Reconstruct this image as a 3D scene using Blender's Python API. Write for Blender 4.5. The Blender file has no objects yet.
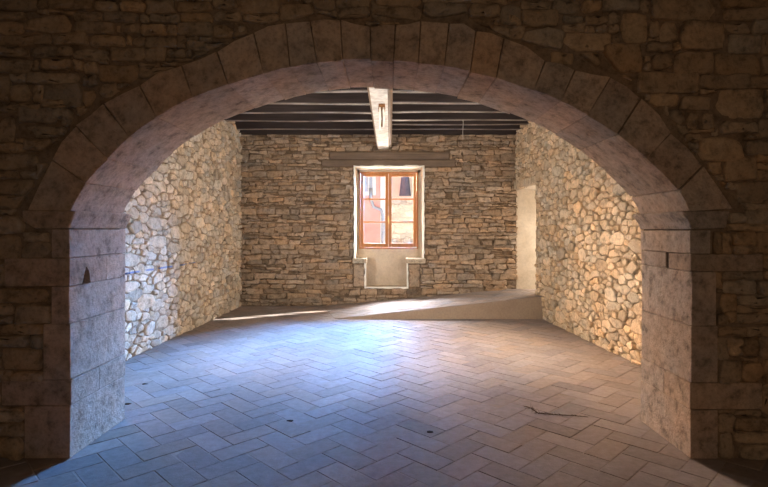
import bpy, math, random
from mathutils import Vector, Matrix, noise

# ---------------------------------------------------------------- camera, world, sun, lights, exposure
SC = bpy.context.scene
COL = SC.collection
F = 512.0                     # focal length in pixels of a 768 px wide frame
CX, CY = 390.0, 230.0         # vanishing point in the photograph
CH = 1.6                      # eye height
YF, YB = 3.577, 4.29          # front and back face of the arch wall
YW = 10.78                    # rear wall of the room


def P(x, y, d):
    """photo pixel -> (X, Z) on the plane at distance d"""
    return ((x - CX) * d / F, CH + (CY - y) * d / F)


cam_d = bpy.data.cameras.new('camera')
cam = bpy.data.objects.new('camera', cam_d)
COL.objects.link(cam)
cam.location = (0, 0, CH)
cam.rotation_euler = (math.radians(90), 0, 0)
cam_d.sensor_width = 36.0
cam_d.lens = 36.0 * F / 768.0
cam_d.shift_x = -(CX - 384.0) / 768.0
cam_d.shift_y = -(243.5 - CY) / 768.0
cam_d.clip_end = 200
SC.camera = cam

SC.view_settings.view_transform = 'Standard'
SC.view_settings.look = 'None'
SC.view_settings.gamma = 1.0
SC.view_settings.use_curve_mapping = False
SC.view_settings.exposure = 0.0

world = bpy.data.worlds.new('world')
SC.world = world
world.use_nodes = True
wn = world.node_tree
wn.nodes.clear()
wo = wn.nodes.new('ShaderNodeOutputWorld')
wb = wn.nodes.new('ShaderNodeBackground')
sky = wn.nodes.new('ShaderNodeTexSky')
sky.sky_type = 'HOSEK_WILKIE'
sky.sun_direction = Vector((1.2, 0.72, 1.0)).normalized()
sky.turbidity = 3.0
wn.links.new(sky.outputs[0], wb.inputs[0])
wb.inputs[1].default_value = 0.8
wn.links.new(wb.outputs[0], wo.inputs[0])


def lamp(name, kind, loc, target, energy, color, size=1.0, size_y=None, spread=None):
    l = bpy.data.lights.new(name, kind)
    l.energy = energy
    l.color = color
    if kind == 'AREA':
        l.shape = 'RECTANGLE'
        l.size = size
        l.size_y = size_y or size
        if spread:
            l.spread = math.radians(spread)
    o = bpy.data.objects.new(name, l)
    COL.objects.link(o)
    o.location = loc
    d = Vector(target) - Vector(loc)
    o.rotation_euler = d.to_track_quat('-Z', 'Y').to_euler()
    return o


sun = lamp('sun', 'SUN', (8, 18, 9), (8 - 1.2, 18 - 0.72, 9 - 1.0), 26.0, (1.0, 0.93, 0.80))
sun.data.angle = math.radians(0.6)
# daylight of the street outside the far window: blue sky on the right, warm sunlit fronts on the left, paving below
lamp('sky_daylight', 'AREA', (2.3, 16.5, 3.8), (-0.2, 11.1, 1.6), 2900, (0.15, 0.43, 1.0), 2.9, 1.8, 60)
lamp('zenith_daylight', 'AREA', (0.3, 16.5, 4.55), (0, 11.1, 1.6), 420, (0.24, 0.48, 1.0), 3.6, 1.6, 60)
lamp('high_sky_daylight', 'AREA', (-0.7, 14.6, 7.4), (0, 11.1, 2.0), 1700, (0.94, 0.95, 1.0), 6.0, 2.4, 70)
lamp('street_front_daylight', 'AREA', (-2.5, 16.6, 3.75), (0, 11.1, 1.7), 1100, (1.0, 0.70, 0.48), 3.0, 1.8, 60)
lamp('paving_daylight', 'AREA', (0.0, 13.6, 0.0), (0, 11.1, 2.0), 360, (1.0, 0.84, 0.68), 2.4, 1.0, 90)
# added fill lamps in made-up side openings; daylight through the doorway on the right
lamp('left_fill_lamp', 'AREA', (-3.46, 5.2, 1.85), (2.8, 10.5, 2.4), 195, (1.0, 0.88, 0.75), 0.9, 1.3, 120)
lamp('right_fill_lamp', 'AREA', (3.20, 5.2, 1.85), (-3.1, 10.5, 2.4), 185, (1.0, 0.91, 0.80), 0.9, 1.3, 120)
lamp('doorway_daylight', 'AREA', (4.1, 10.42, 1.4), (1.9, 9.9, 0.3), 62, (1.0, 0.90, 0.76), 0.5, 1.2)
# added fill lamp, unseen behind the viewer, for the hall side of the arch
lamp('hall_fill_lamp', 'AREA', (0.6, -2.2, 2.0), (0, 3.5, 1.5), 38, (1.0, 0.72, 0.47), 1.6, 1.6)

R = random.Random(7)
KX = F  # alias


# ---------------------------------------------------------------- helpers
class MB:
    def __init__(self):
        self.v, self.f, self.t = [], [], []      # vertices, faces, tint per vertex

    def add(self, verts, faces, tint=(1, 1, 1)):
        o = len(self.v)
        self.v += [tuple(p) for p in verts]
        self.f += [tuple(i + o for i in f) for f in faces]
        self.t += [tint] * len(verts)

    def box(self, x0, x1, y0, y1, z0, z1, tint=(1, 1, 1)):
        v = [(x0, y0, z0), (x1, y0, z0), (x1, y1, z0), (x0, y1, z0), (x0, y0, z1), (x1, y0, z1), (x1, y1, z1), (x0, y1, z1)]
        f = [(0, 3, 2, 1), (4, 5, 6, 7), (0, 1, 5, 4), (1, 2, 6, 5), (2, 3, 7, 6), (3, 0, 4, 7)]
        self.add(v, f, tint)

    def quad(self, a, b, c, d, tint=(1, 1, 1)):
        self.add([a, b, c, d], [(0, 1, 2, 3)], tint)

    def prism(self, poly, axis, a, b, tint=(1, 1, 1)):
        """poly 2D extruded along axis 'y' (poly = x,z) or 'x' (poly = y,z) or 'z'"""
        n = len(poly)

        def pt(p, h):
            return {'y': (p[0], h, p[1]), 'x': (h, p[0], p[1]), 'z': (p[0], p[1], h)}[axis]
        v = [pt(p, a) for p in poly] + [pt(p, b) for p in poly]
        f = [tuple(range(n - 1, -1, -1)), tuple(range(n, 2 * n))]
        f += [(i, (i + 1) % n, n + (i + 1) % n, n + i) for i in range(n)]
        self.add(v, f, tint)

    def tube(self, pts, r, n=8, tint=(1, 1, 1)):
        pts = [Vector(p) for p in pts]
        rings = []
        for i, p in enumerate(pts):
            d = (pts[min(i + 1, len(pts) - 1)] - pts[max(i - 1, 0)]).normalized()
            a = d.orthogonal().normalized() if i == 0 else (rings_a - d * rings_a.dot(d)).normalized()
            rings_a = a
            b = d.cross(a)
            rr = r[i] if isinstance(r, (list, tuple)) else r
            rings.append([p + (a * math.cos(2 * math.pi * k / n) + b * math.sin(2 * math.pi * k / n)) * rr for k in range(n)])
        v = [q for ring in rings for q in ring]
        f = []
        for i in range(len(pts) - 1):
            for k in range(n):
                f.append((i * n + k, i * n + (k + 1) % n, (i + 1) * n + (k + 1) % n, (i + 1) * n + k))
        f.append(tuple(range(n - 1, -1, -1)))
        f.append(tuple((len(pts) - 1) * n + k for k in range(n)))
        self.add(v, f, tint)

    def build(self, name, mat, parent=None, smooth=False, bevel=0.0, seg=2, fix=False):
        me = bpy.data.meshes.new(name)
        me.from_pydata(self.v, [], self.f)
        if fix:
            import bmesh
            bm = bmesh.new()
            bm.from_mesh(me)
            bmesh.ops.recalc_face_normals(bm, faces=bm.faces)
            bm.to_mesh(me)
            bm.free()
        at = me.attributes.new('tint', 'FLOAT_COLOR', 'POINT')
        flat = []
        for t in self.t:
            flat += [t[0], t[1], t[2], 1.0]
        if len(me.vertices) == len(self.t):
            at.data.foreach_set('color', flat)
        me.materials.append(mat)
        if smooth:
            me.polygons.foreach_set('use_smooth', [True] * len(me.polygons))
        o = bpy.data.objects.new(name, me)
        COL.objects.link(o)
        if parent:
            o.parent = parent
            o.matrix_parent_inverse = Matrix.Translation(-Vector(parent.location))
        if bevel:
            m = o.modifiers.new('bevel', 'BEVEL')
            m.width = bevel
            m.segments = seg
            m.limit_method = 'ANGLE'
        return o


def tag(o, label=None, cat=None, group=None, kind=None):
    if label:
        o['label'] = label
    if cat:
        o['category'] = cat
    if group:
        o['group'] = group
    if kind:
        o['kind'] = kind
    return o


def thing(name, loc, label, cat, group=None, kind=None):
    o = bpy.data.objects.new(name, None)
    COL.objects.link(o)
    o.location = loc
    o.empty_display_size = 0.1
    return tag(o, label, cat, group, kind)


def clip(poly, nx, ny, c):
    """keep the side nx*x + ny*y <= c"""
    out = []
    n = len(poly)
    for i in range(n):
        a, b = poly[i], poly[(i + 1) % n]
        da, db = nx * a[0] + ny * a[1] - c, nx * b[0] + ny * b[1] - c
        if da <= 0:
            out.append(a)
        if (da < 0 < db) or (db < 0 < da):
            t = da / (da - db)
            out.append((a[0] + (b[0] - a[0]) * t, a[1] + (b[1] - a[1]) * t))
    return out


def area(poly):
    return 0.5 * sum(poly[i][0] * poly[(i + 1) % len(poly)][1] - poly[(i + 1) % len(poly)][0] * poly[i][1] for i in range(len(poly)))


def centroid(poly):
    n = len(poly)
    return (sum(p[0] for p in poly) / n, sum(p[1] for p in poly) / n)


def soften(poly, step, jit, rng, cut=0.22):
    """round the corners a little, add points along the edges and roughen the outline"""
    n = len(poly)
    q = []
    for i in range(n):
        a, b = poly[i], poly[(i + 1) % n]
        L = math.hypot(b[0] - a[0], b[1] - a[1])
        if L < 1e-5:
            continue
        c = min(cut, 0.012 / L)
        m = max(1, int(L * (1 - 2 * c) / step))
        for k in range(m + 1):
            t = c + (1 - 2 * c) * k / m
            q.append((a[0] + (b[0] - a[0]) * t + rng.uniform(-jit, jit), a[1] + (b[1] - a[1]) * t + rng.uniform(-jit, jit)))
    return q


class Frame:
    """a wall plane: origin, horizontal direction, outward normal"""
    def __init__(self, o, u, n):
        self.o, self.u, self.n, self.w = Vector(o), Vector(u).normalized(), Vector(n).normalized(), Vector((0, 0, 1))
        self.flip = self.u.cross(self.w).dot(self.n) < 0

    def at(self, a, b, h):
        return self.o + self.u * a + self.w * b + self.n * h


def stone(mb, fr, poly, h, tint, rng, edge=0.016, step=0.06, jit=0.004, rough=0.006, tilt=0.05):
    if len(poly) < 3 or abs(area(poly)) < 0.0008:
        return
    if area(poly) < 0:
        poly = poly[::-1]
    poly = soften(poly, step, jit, rng)
    n = len(poly)
    if n < 5:
        return
    c = centroid(poly)
    size = math.sqrt(abs(area(poly)))
    edge = min(edge, size * 0.16)
    tx, ty = rng.gauss(0, tilt), rng.gauss(0, tilt)
    sd = rng.uniform(0, 100)
    v = []
    spec = [(0.0, -0.02), (0.05, h * 0.7), (0.5, h * 0.93), (1.5, h)]

    def hgt(a, b, base, amt):
        k = noise.noise((a * 9 + sd, b * 9, sd)) * rough * 1.6 + noise.noise((a * 24, b * 24 + sd, sd)) * rough * 0.8
        return base + amt * (tx * (a - c[0]) + ty * (b - c[1]) + k)
    for ins, base in spec:
        for p in poly:
            dx, dy = c[0] - p[0], c[1] - p[1]
            L = math.hypot(dx, dy) or 1e-6
            t = min(ins * edge * rng.uniform(0.7, 1.3) / L, 0.75)
            a, b = p[0] + dx * t, p[1] + dy * t
            v.append(fr.at(a, b, hgt(a, b, base, max(0, base) / h if h else 0)))
    for p in poly:
        a, b = p[0] * 0.5 + c[0] * 0.5, p[1] * 0.5 + c[1] * 0.5
        v.append(fr.at(a, b, hgt(a, b, h * 1.01, 1.0)))
    v.append(fr.at(c[0], c[1], hgt(c[0], c[1], h * 1.01, 1.0)))
    f = []
    for r in range(4):
        for i in range(n):
            j = (i + 1) % n
            f.append((r * n + i, r * n + j, (r + 1) * n + j, (r + 1) * n + i))
    for i in range(n):
        f.append((4 * n + i, 4 * n + (i + 1) % n, 5 * n))
    if fr.flip:
        f = [tuple(reversed(x)) for x in f]
    mb.add(v, f, tint)


def jitter_col(c, rng, v=0.16, h=0.035):
    k = 1 + rng.gauss(0, v)
    k = max(0.45, min(1.5, k))
    w = max(-1.5 * h, min(2.5 * h, rng.gauss(0, h)))
    return (max(0.01, c[0] * k * (1 + w)), max(0.01, c[1] * k), max(0.01, c[2] * k * (1 - w * 1.4)))


def clip_holes(poly, holes, gap=0.012):
    for (u0, v0, u1, v1) in holes:
        xs, ys = [p[0] for p in poly], [p[1] for p in poly]
        if max(xs) <= u0 - gap or min(xs) >= u1 + gap or max(ys) <= v0 - gap or min(ys) >= v1 + gap:
            continue
        best = []
        for (nx, ny, cc) in ((1, 0, u0 - gap), (-1, 0, -(u1 + gap)), (0, 1, v0 - gap), (0, -1, -(v1 + gap))):
            q = clip(poly, nx, ny, cc)
            if len(q) > 2 and (not best or abs(area(q)) > abs(area(best))):
                best = q
        poly = best
        if len(poly) < 3:
            return []
    return poly


def rubble(mb, fr, u0, v0, u1, v1, holes, base, rng, aniso=1.9, rmin=0.035, rmax=0.105, gap=0.007, h=(0.024, 0.055), tilt=0.10, edge=0.013, cv=0.13):
    """irregular rubble: a weighted cell layout of stones of very different sizes"""
    seeds = []
    cell = rmax * 2
    grid = {}

    def near(x, y, k=1):
        gx, gy = int(x // cell), int(y // cell)
        for i in range(gx - k, gx + k + 1):
            for j in range(gy - k, gy + k + 1):
                for s in grid.get((i, j), ()):
                    yield s
    W, H = (u1 - u0) / aniso, v1 - v0
    for att in range(26000):
        r = rmin + (rmax - rmin) * (rng.random() ** 1.6) * max(0.12, 1 - att / 16000)
        x, y = rng.uniform(0, W), rng.uniform(0, H)
        ok = True
        for s in near(x, y):
            if (s[0] - x) ** 2 + (s[1] - y) ** 2 < (0.86 * (s[2] + r)) ** 2:
                ok = False
                break
        if ok:
            s = (x, y, r)
            seeds.append(s)
            grid.setdefault((int(x // cell), int(y // cell)), []).append(s)
    for s in seeds:
        x, y, r = s
        ra, rb = r * rng.uniform(0.98, 1.5), r * rng.uniform(0.98, 1.35)
        an = rng.gauss(0, 0.10)
        ca_, sa_ = math.cos(an), math.sin(an)
        poly = []
        for (sx, sy) in ((-1, -1), (1, -1), (1, 1), (-1, 1)):
            ax, ay = sx * ra * rng.uniform(.86, 1.08), sy * rb * rng.uniform(.86, 1.08)
            poly.append((min(W, max(0, x + ax * ca_ - ay * sa_)), min(H, max(0, y + ax * sa_ + ay * ca_))))
        for q in near(x, y, 2):
            if q is s:
                continue
            dx, dy = q[0] - x, q[1] - y
            L = math.hypot(dx, dy)
            t = 0.5 * (L + (r * r - q[2] * q[2]) / L) - gap * 0.5
            poly = clip(poly, dx / L, dy / L, (x * dx + y * dy) / L + t)
            if len(poly) < 3:
                break
        if len(poly) < 3:
            continue
        poly = [(u0 + p[0] * aniso, v0 + p[1]) for p in poly]
        # shear a little so that beds are not all level
        poly = clip_holes(poly, holes)
        if len(poly) < 3:
            continue
        stone(mb, fr, poly, rng.uniform(*h), jitter_col(base, rng, cv), rng, edge=edge, tilt=tilt, jit=0.006)


def coursed(mb, fr, u0, v0, u1, v1, holes, base, rng, rows=(0.045, 0.125), wid=(0.12, 0.40), gap=0.012, h=(0.012, 0.06), tilt=0.13, cv=0.17):
    """thin bedded masonry in wavy courses"""
    v = v0
    k = 0
    def wave(u, k):
        return 0.018 * math.sin(u * 1.3 + k * 1.7) + 0.012 * math.sin(u * 3.1 + k * 0.9)
    while v < v1:
        hh = rng.uniform(*rows)
        u = u0 - rng.uniform(0, 0.2)
        while u < u1:
            w = rng.uniform(*wid) * (0.6 + hh * 5)
            sl0, sl1 = rng.uniform(-.02, .02), rng.uniform(-.02, .02)
            a, b = max(u, u0), min(u + w, u1)
            if b - a > 0.05:
                def q(uu, vv, kk):
                    return (uu, min(v1, max(v0, vv + wave(uu, kk) * (0.3 if vv < v0 + 0.02 else 1))))
                parts = [(v, v + hh)] if rng.random() > 0.22 or hh < 0.09 else [(v, v + hh * 0.45), (v + hh * 0.45, v + hh)]
                for (b0, b1) in parts:
                    g = gap / 2
                    j = lambda: rng.uniform(-.018, .018)
                    poly = [q(a + g + sl0, b0 + g + j(), k), q((a + b) / 2, b0 + g + j(), k), q(b - g + sl1, b0 + g + j(), k),
                            q(b - g - sl1, b1 - g + j(), k + 1), q((a + b) / 2, b1 - g + j(), k + 1), q(a + g - sl0, b1 - g + j(), k + 1)]
                    poly = clip_holes(poly, holes)
                    if len(poly) >= 3:
                        stone(mb, fr, poly, rng.uniform(*h), jitter_col(base, rng, cv), rng, edge=0.014, tilt=tilt, jit=0.005)
            u += w
        v += hh
        k += 1


def bedding(mb, fr, u0, v0, u1, v1, holes, depth, amp, cell=0.07, tint=(1, 1, 1), sd=0.0):
    """the mortar face behind the stones, with openings left out"""
    us, vs = {u0, u1}, {v0, v1}
    for hh in holes:
        us |= {min(max(hh[0], u0), u1), min(max(hh[2], u0), u1)}
        vs |= {min(max(hh[1], v0), v1), min(max(hh[3], v0), v1)}

    def fill(s):
        s = sorted(s)
        out = []
        for a, b in zip(s, s[1:]):
            m = max(1, int((b - a) / cell))
            out += [a + (b - a) * i / m for i in range(m)]
        return out + [s[-1]]
    us, vs = fill(us), fill(vs)
    idx, verts, faces = {}, [], []

    def vid(i, j):
        if (i, j) not in idx:
            idx[(i, j)] = len(verts)
            u, v = us[i], vs[j]
            verts.append(fr.at(u, v, depth + amp * noise.noise((u * 5 + sd, v * 7, sd)) + 0.4 * amp * noise.noise((u * 17, v * 17, sd))))
        return idx[(i, j)]
    for i in range(len(us) - 1):
        for j in range(len(vs) - 1):
            cu, cv = (us[i] + us[i + 1]) / 2, (vs[j] + vs[j + 1]) / 2
            if any(h[0] < cu < h[2] and h[1] < cv < h[3] for h in holes):
                continue
            f = (vid(i, j), vid(i + 1, j), vid(i + 1, j + 1), vid(i, j + 1))
            faces.append(f[::-1] if fr.flip else f)
    mb.add(verts, faces, tint)


# ---------------------------------------------------------------- materials
class NT:
    def __init__(self, name, rough=0.9, spec=0.3):
        self.m = bpy.data.materials.new(name)
        self.m.use_nodes = True
        self.t = self.m.node_tree
        self.t.nodes.clear()
        self.out = self.t.nodes.new('ShaderNodeOutputMaterial')
        self.b = self.t.nodes.new('ShaderNodeBsdfPrincipled')
        self.b.inputs['Roughness'].default_value = rough
        self.b.inputs['Specular IOR Level'].default_value = spec
        self.t.links.new(self.b.outputs[0], self.out.inputs[0])
        self.tc = self.t.nodes.new('ShaderNodeTexCoord')

    def n(self, kind, **kw):
        x = self.t.nodes.new(kind)
        for k, v in kw.items():
            setattr(x, k, v)
        return x

    def link(self, a, b):
        self.t.links.new(a, b)

    def noise(self, scale, detail=6, rough=0.6, stretch=(1, 1, 1)):
        mp = self.n('ShaderNodeMapping')
        mp.inputs['Scale'].default_value = stretch
        self.link(self.tc.outputs['Object'], mp.inputs[0])
        x = self.n('ShaderNodeTexNoise')
        x.inputs['Scale'].default_value = scale
        x.inputs['Detail'].default_value = detail
        x.inputs['Roughness'].default_value = rough
        self.link(mp.outputs[0], x.inputs['Vector'])
        return x.outputs[0]

    def ramp(self, fac, stops):
        r = self.n('ShaderNodeValToRGB')
        e = r.color_ramp.elements
        while len(e) < len(stops):
            e.new(0.5)
        for i, (p, c) in enumerate(stops):
            e[i].position = p
            e[i].color = (c[0], c[1], c[2], 1) if not isinstance(c, (int, float)) else (c, c, c, 1)
        self.link(fac, r.inputs[0])
        return r.outputs[0]

    def mix(self, fac, a, b, mode='MIX'):
        x = self.n('ShaderNodeMix', data_type='RGBA', blend_type=mode)
        if isinstance(fac, (int, float)):
            x.inputs[0].default_value = fac
        else:
            self.link(fac, x.inputs[0])
        for s, i in ((a, 6), (b, 7)):
            if isinstance(s, (tuple, list)):
                x.inputs[i].default_value = (s[0], s[1], s[2], 1)
            else:
                self.link(s, x.inputs[i])
        return x.outputs[2]

    def bump(self, hs, strength=0.5, dist=0.02):
        prev = None
        for h, st, ds in hs:
            b = self.n('ShaderNodeBump')
            b.inputs['Strength'].default_value = st
            b.inputs['Distance'].default_value = ds
            self.link(h, b.inputs['Height'])
            if prev:
                self.link(prev, b.inputs['Normal'])
            prev = b.outputs[0]
        self.link(prev, self.b.inputs['Normal'])

    def tint(self):
        a = self.n('ShaderNodeAttribute')
        a.attribute_name = 'tint'
        return a.outputs['Color']

    def base(self, c):
        if isinstance(c, tuple):
            self.b.inputs['Base Color'].default_value = (c[0], c[1], c[2], 1)
        else:
            self.link(c, self.b.inputs['Base Color'])


def stone_material(name, warm=(1.08, 0.97, 0.85), grey=(0.94, 0.96, 0.97), pit=0.5, bump=1.0):
    m = NT(name, 0.92, 0.2)
    big = m.noise(2.2, 4, 0.6)
    fine = m.noise(38, 8, 0.7)
    mid = m.noise(11, 6, 0.65)
    c = m.mix(1.0, m.tint(), m.ramp(big, [(0.35, grey), (0.65, warm)]), 'MULTIPLY')
    c = m.mix(0.9, c, m.ramp(mid, [(0.30, 0.42), (0.48, 1.0), (0.72, 1.3)]), 'MULTIPLY')
    c = m.mix(0.7, c, m.ramp(fine, [(0.3, 1 - pit), (0.48, 1.0), (0.7, 1.2)]), 'MULTIPLY')
    m.base(c)
    m.bump([(mid, 0.55 * bump, 0.03), (fine, 0.6 * bump, 0.012)])
    return m


M = {}
M['stone'] = stone_material('rubble_stone').m
M['dressed'] = stone_material('dressed_stone', (1.10, 0.98, 0.88), (0.92, 0.94, 0.96), 0.55, 1.3).m
# the left wall carries a faint blue level line snapped across its stones
mm = stone_material('rubble_stone_with_blue_line')
sep = mm.n('ShaderNodeSeparateXYZ')
mm.link(mm.tc.outputs['Object'], sep.inputs[0])
dz = mm.n('ShaderNodeMath', operation='SUBTRACT'); mm.link(sep.outputs[2], dz.inputs[0]); dz.inputs[1].default_value = 1.068
ab = mm.n('ShaderNodeMath', operation='ABSOLUTE'); mm.link(dz.outputs[0], ab.inputs[0])
lt = mm.n('ShaderNodeMath', operation='LESS_THAN'); mm.link(ab.outputs[0], lt.inputs[0]); lt.inputs[1].default_value = 0.012
yy = mm.n('ShaderNodeMath', operation='LESS_THAN'); mm.link(sep.outputs[1], yy.inputs[0]); yy.inputs[1].default_value = 8.4
br = mm.ramp(mm.noise(2.0, 2, 0.5, (1, 1, 0.05)), [(0.44, 0.0), (0.5, 0.8)])
m1 = mm.n('ShaderNodeMath', operation='MULTIPLY'); mm.link(lt.outputs[0], m1.inputs[0]); mm.link(yy.outputs[0], m1.inputs[1])
m2 = mm.n('ShaderNodeMath', operation='MULTIPLY'); mm.link(m1.outputs[0], m2.inputs[0]); mm.link(br, m2.inputs[1])
src = mm.b.inputs['Base Color'].links[0].from_socket
mm.base(mm.mix(m2.outputs[0], src, (0.10, 0.16, 0.34)))
M['stone_line'] = mm.m


def plaster_material(name, a, b, scale=3.0, bump=0.4):
    m = NT(name, 0.9, 0.2)
    n1 = m.noise(scale, 6, 0.65)
    n2 = m.noise(30, 6, 0.6)
    m.base(m.mix(0.5, m.ramp(n1, [(0.3, a), (0.7, b)]), m.ramp(n2, [(0.3, 0.8), (0.6, 1.1)]), 'MULTIPLY'))
    m.bump([(n1, 0.2 * bump, 0.02), (n2, 0.5 * bump, 0.006)])
    return m.m


M['plaster'] = plaster_material('cream_plaster', (0.50, 0.405, 0.30), (0.66, 0.56, 0.44))
M['white_plaster'] = plaster_material('white_plaster', (0.74, 0.71, 0.62), (0.86, 0.84, 0.78), 6)
M['hall'] = plaster_material('hall_plaster', (0.20, 0.15, 0.11), (0.28, 0.21, 0.15))
M['render'] = plaster_material('brown_render', (0.26, 0.19, 0.14), (0.33, 0.25, 0.18), 2.0)


def wood_material(name, a, b, axis=0, rough=0.7, bump=0.5):
    m = NT(name, rough, 0.35)
    st = [14, 14, 14]
    st[axis] = 0.8
    g = m.noise(1.6, 8, 0.65, tuple(st))
    k = m.noise(3.0, 4, 0.6)
    c = m.ramp(g, [(0.3, a), (0.7, b)])
    m.base(m.mix(0.5, c, m.ramp(k, [(0.3, 0.7), (0.7, 1.2)]), 'MULTIPLY'))
    m.bump([(g, bump, 0.008)])
    return m.m


M['dark_wood'] = wood_material('dark_timber', (0.020, 0.013, 0.012), (0.050, 0.034, 0.030), 0)
M['beam_wood'] = wood_material('beam_timber', (0.10, 0.062, 0.040), (0.20, 0.135, 0.090), 1)
M['board'] = wood_material('ceiling_boards', (0.018, 0.013, 0.013), (0.035, 0.026, 0.025), 1)
M['lintel_wood'] = wood_material('lintel_timber', (0.10, 0.066, 0.045), (0.21, 0.15, 0.105), 0)
M['window_wood'] = wood_material('varnished_window_wood', (0.33, 0.125, 0.035), (0.48, 0.20, 0.065), 2, 0.4, 0.15)
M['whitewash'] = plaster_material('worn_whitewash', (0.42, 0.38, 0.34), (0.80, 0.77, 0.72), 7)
M['joist_light'] = plaster_material('joist_underside_light', (0.12, 0.10, 0.085), (0.42, 0.37, 0.33), 2.5)  # joist undersides: pale colour standing for light thrown up from the floor

m = NT('terracotta_tiles', 0.5, 0.4)
n1 = m.noise(1.3, 5, 0.6)
n2 = m.noise(16, 7, 0.7)
n3 = m.noise(60, 4, 0.6)
c = m.mix(1.0, m.tint(), m.ramp(n1, [(0.3, (0.85, 0.85, 0.88)), (0.7, (1.12, 1.08, 1.02))]), 'MULTIPLY')
c = m.mix(0.7, c, m.ramp(n2, [(0.3, 0.72), (0.55, 1.0), (0.75, 1.18)]), 'MULTIPLY')
m.base(c)
m.link(m.ramp(n2, [(0.3, 0.75), (0.7, 0.55)]), m.b.inputs['Roughness'])
m.bump([(n2, 0.22, 0.012), (n3, 0.15, 0.004)])
M['tile'] = m.m
M['grout'] = plaster_material('tile_grout', (0.24, 0.185, 0.155), (0.42, 0.35, 0.31), 2)
m = NT('rusty_iron', 0.8, 0.4)
m.base(m.ramp(m.noise(30, 5, 0.6), [(0.35, (0.09, 0.035, 0.015)), (0.65, (0.24, 0.11, 0.04))]))
m.bump([(m.noise(60, 4), 0.4, 0.004)])
M['rust'] = m.m
m = NT('brass', 0.3, 0.5)
m.base((0.75, 0.55, 0.25)); m.b.inputs['Metallic'].default_value = 1.0
M['brass'] = m.m
m = NT('pale_cord', 0.6, 0.3); m.base(m.ramp(m.noise(20, 3), [(0.3, (0.62, 0.58, 0.52)), (0.7, (0.8, 0.77, 0.72))])); M['cord'] = m.m
m = NT('dark_debris', 0.9, 0.2); m.base(m.ramp(m.noise(40, 3), [(0.3, (0.02, 0.015, 0.012)), (0.7, (0.06, 0.045, 0.035))])); M['debris'] = m.m
m = NT('plume', 0.9, 0.2); m.base(m.ramp(m.noise(30, 3), [(0.3, (0.07, 0.05, 0.035)), (0.7, (0.16, 0.11, 0.08))])); M['plume'] = m.m

# glass: clear pane with a faint mirror
gm = bpy.data.materials.new('window_glass'); gm.use_nodes = True
gt = gm.node_tree; gt.nodes.clear()
go = gt.nodes.new('ShaderNodeOutputMaterial'); gx = gt.nodes.new('ShaderNodeMixShader')
tr = gt.nodes.new('ShaderNodeBsdfTransparent'); gl = gt.nodes.new('ShaderNodeBsdfGlossy')
tr.inputs[0].default_value = (0.96, 0.97, 0.98, 1); gl.inputs['Roughness'].default_value = 0.03
gx.inputs[0].default_value = 0.05; gt.links.new(tr.outputs[0], gx.inputs[1]); gt.links.new(gl.outputs[0], gx.inputs[2]); gt.links.new(gx.outputs[0], go.inputs[0])
M['glass'] = gm

# ---------------------------------------------------------------- floor
TW, TL = 0.19, 0.38
CA = math.sqrt(0.5)


def herringbone(x0, y0, x1, y1):
    """tile outlines of a 45 degree herringbone (two by one tiles)"""
    out = []
    ox, oy = -0.09, 3.0
    for k in range(-60, 61):
        for m in range(-30, 31):
            bx, by = k + 4 * m, k
            for (a0, b0, a1, b1) in ((0, 0, 2, 1), (2, -1, 3, 1)):
                cx, cy = (bx + (a0 + a1) / 2) * TW, (by + (b0 + b1) / 2) * TW
                X, Y = ox + (cx - cy) * CA, oy + (cx + cy) * CA
                if not (x0 - 0.3 < X < x1 + 0.3 and y0 - 0.3 < Y < y1 + 0.3):
                    continue
                g = 0.0035
                q = []
                for (a, b, sa, sb) in ((a0, b0, 1, 1), (a1, b0, -1, 1), (a1, b1, -1, -1), (a0, b1, 1, -1)):
                    px, py = (bx + a) * TW + sa * g, (by + b) * TW + sb * g
                    q.append((ox + (px - py) * CA, oy + (px + py) * CA))
                out.append(q)
    return out


def lay_tiles(mb, polys, zf, base, rng, planes):
    for q in polys:
        for (nx, ny, cc) in planes:
            q = clip(q, nx, ny, cc)
            if len(q) < 3:
                break
        if len(q) < 3 or abs(area(q)) < 1e-4:
            continue
        tint = jitter_col(base, rng, 0.09, 0.03)
        c = centroid(q)
        tx, ty, dz = rng.gauss(0, .004), rng.gauss(0, .004), rng.gauss(0, .0008)
        n = len(q)
        v = []
        for ins, hz in ((0, -0.006), (0.0, -0.0015), (0.004, 0.0)):
            for p in q:
                L = math.hypot(c[0] - p[0], c[1] - p[1]) or 1e-6
                t = min(ins * 1.4 / L, 0.5)
                a, b = p[0] + (c[0] - p[0]) * t, p[1] + (c[1] - p[1]) * t
                v.append((a, b, zf(a, b) + hz + dz + tx * (a - c[0]) + ty * (b - c[1])))
        f = [(r * n + i, r * n + (i + 1) % n, (r + 1) * n + (i + 1) % n, (r + 1) * n + i) for r in range(2) for i in range(n)]
        f.append(tuple(2 * n + i for i in range(n)))
        mb.add(v, f, tint)


TILE = (0.285, 0.238, 0.222)
XL, XR = -4.4, 4.4            # side walls of the hall in front of the arch
YH = -2.6                     # its rear wall
HC = 3.95                     # ceiling height


def xl(y): return -3.30 + (y - YB) / (YW - YB) * 0.14       # left wall of the room
def xr(y): return 3.08 - (y - YB) / (YW - YB) * 0.41        # right wall of the room


fl = thing('floor', (0, 5, 0), 'herringbone terracotta tile floor running through the stone arch', 'floor', kind='structure')
mb = MB()
lay_tiles(mb, herringbone(XL, YH, XR, YW), lambda x, y: 0.0, TILE, random.Random(3), [(-1, 0, -XL), (1, 0, XR), (0, -1, -YH), (0, 1, YW + 0.05)])
mb.build('tiles', M['tile'], fl)
mb = MB()
mb.box(XL - .1, XR + .1, YH - .1, YW + 0.1, -0.12, -0.0026)
mb.build('grout', M['grout'], fl)

# ---------------------------------------------------------------- the ramp in the far right corner
RY = 9.2
RX0f, RX0b = -0.99, -1.42


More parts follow.
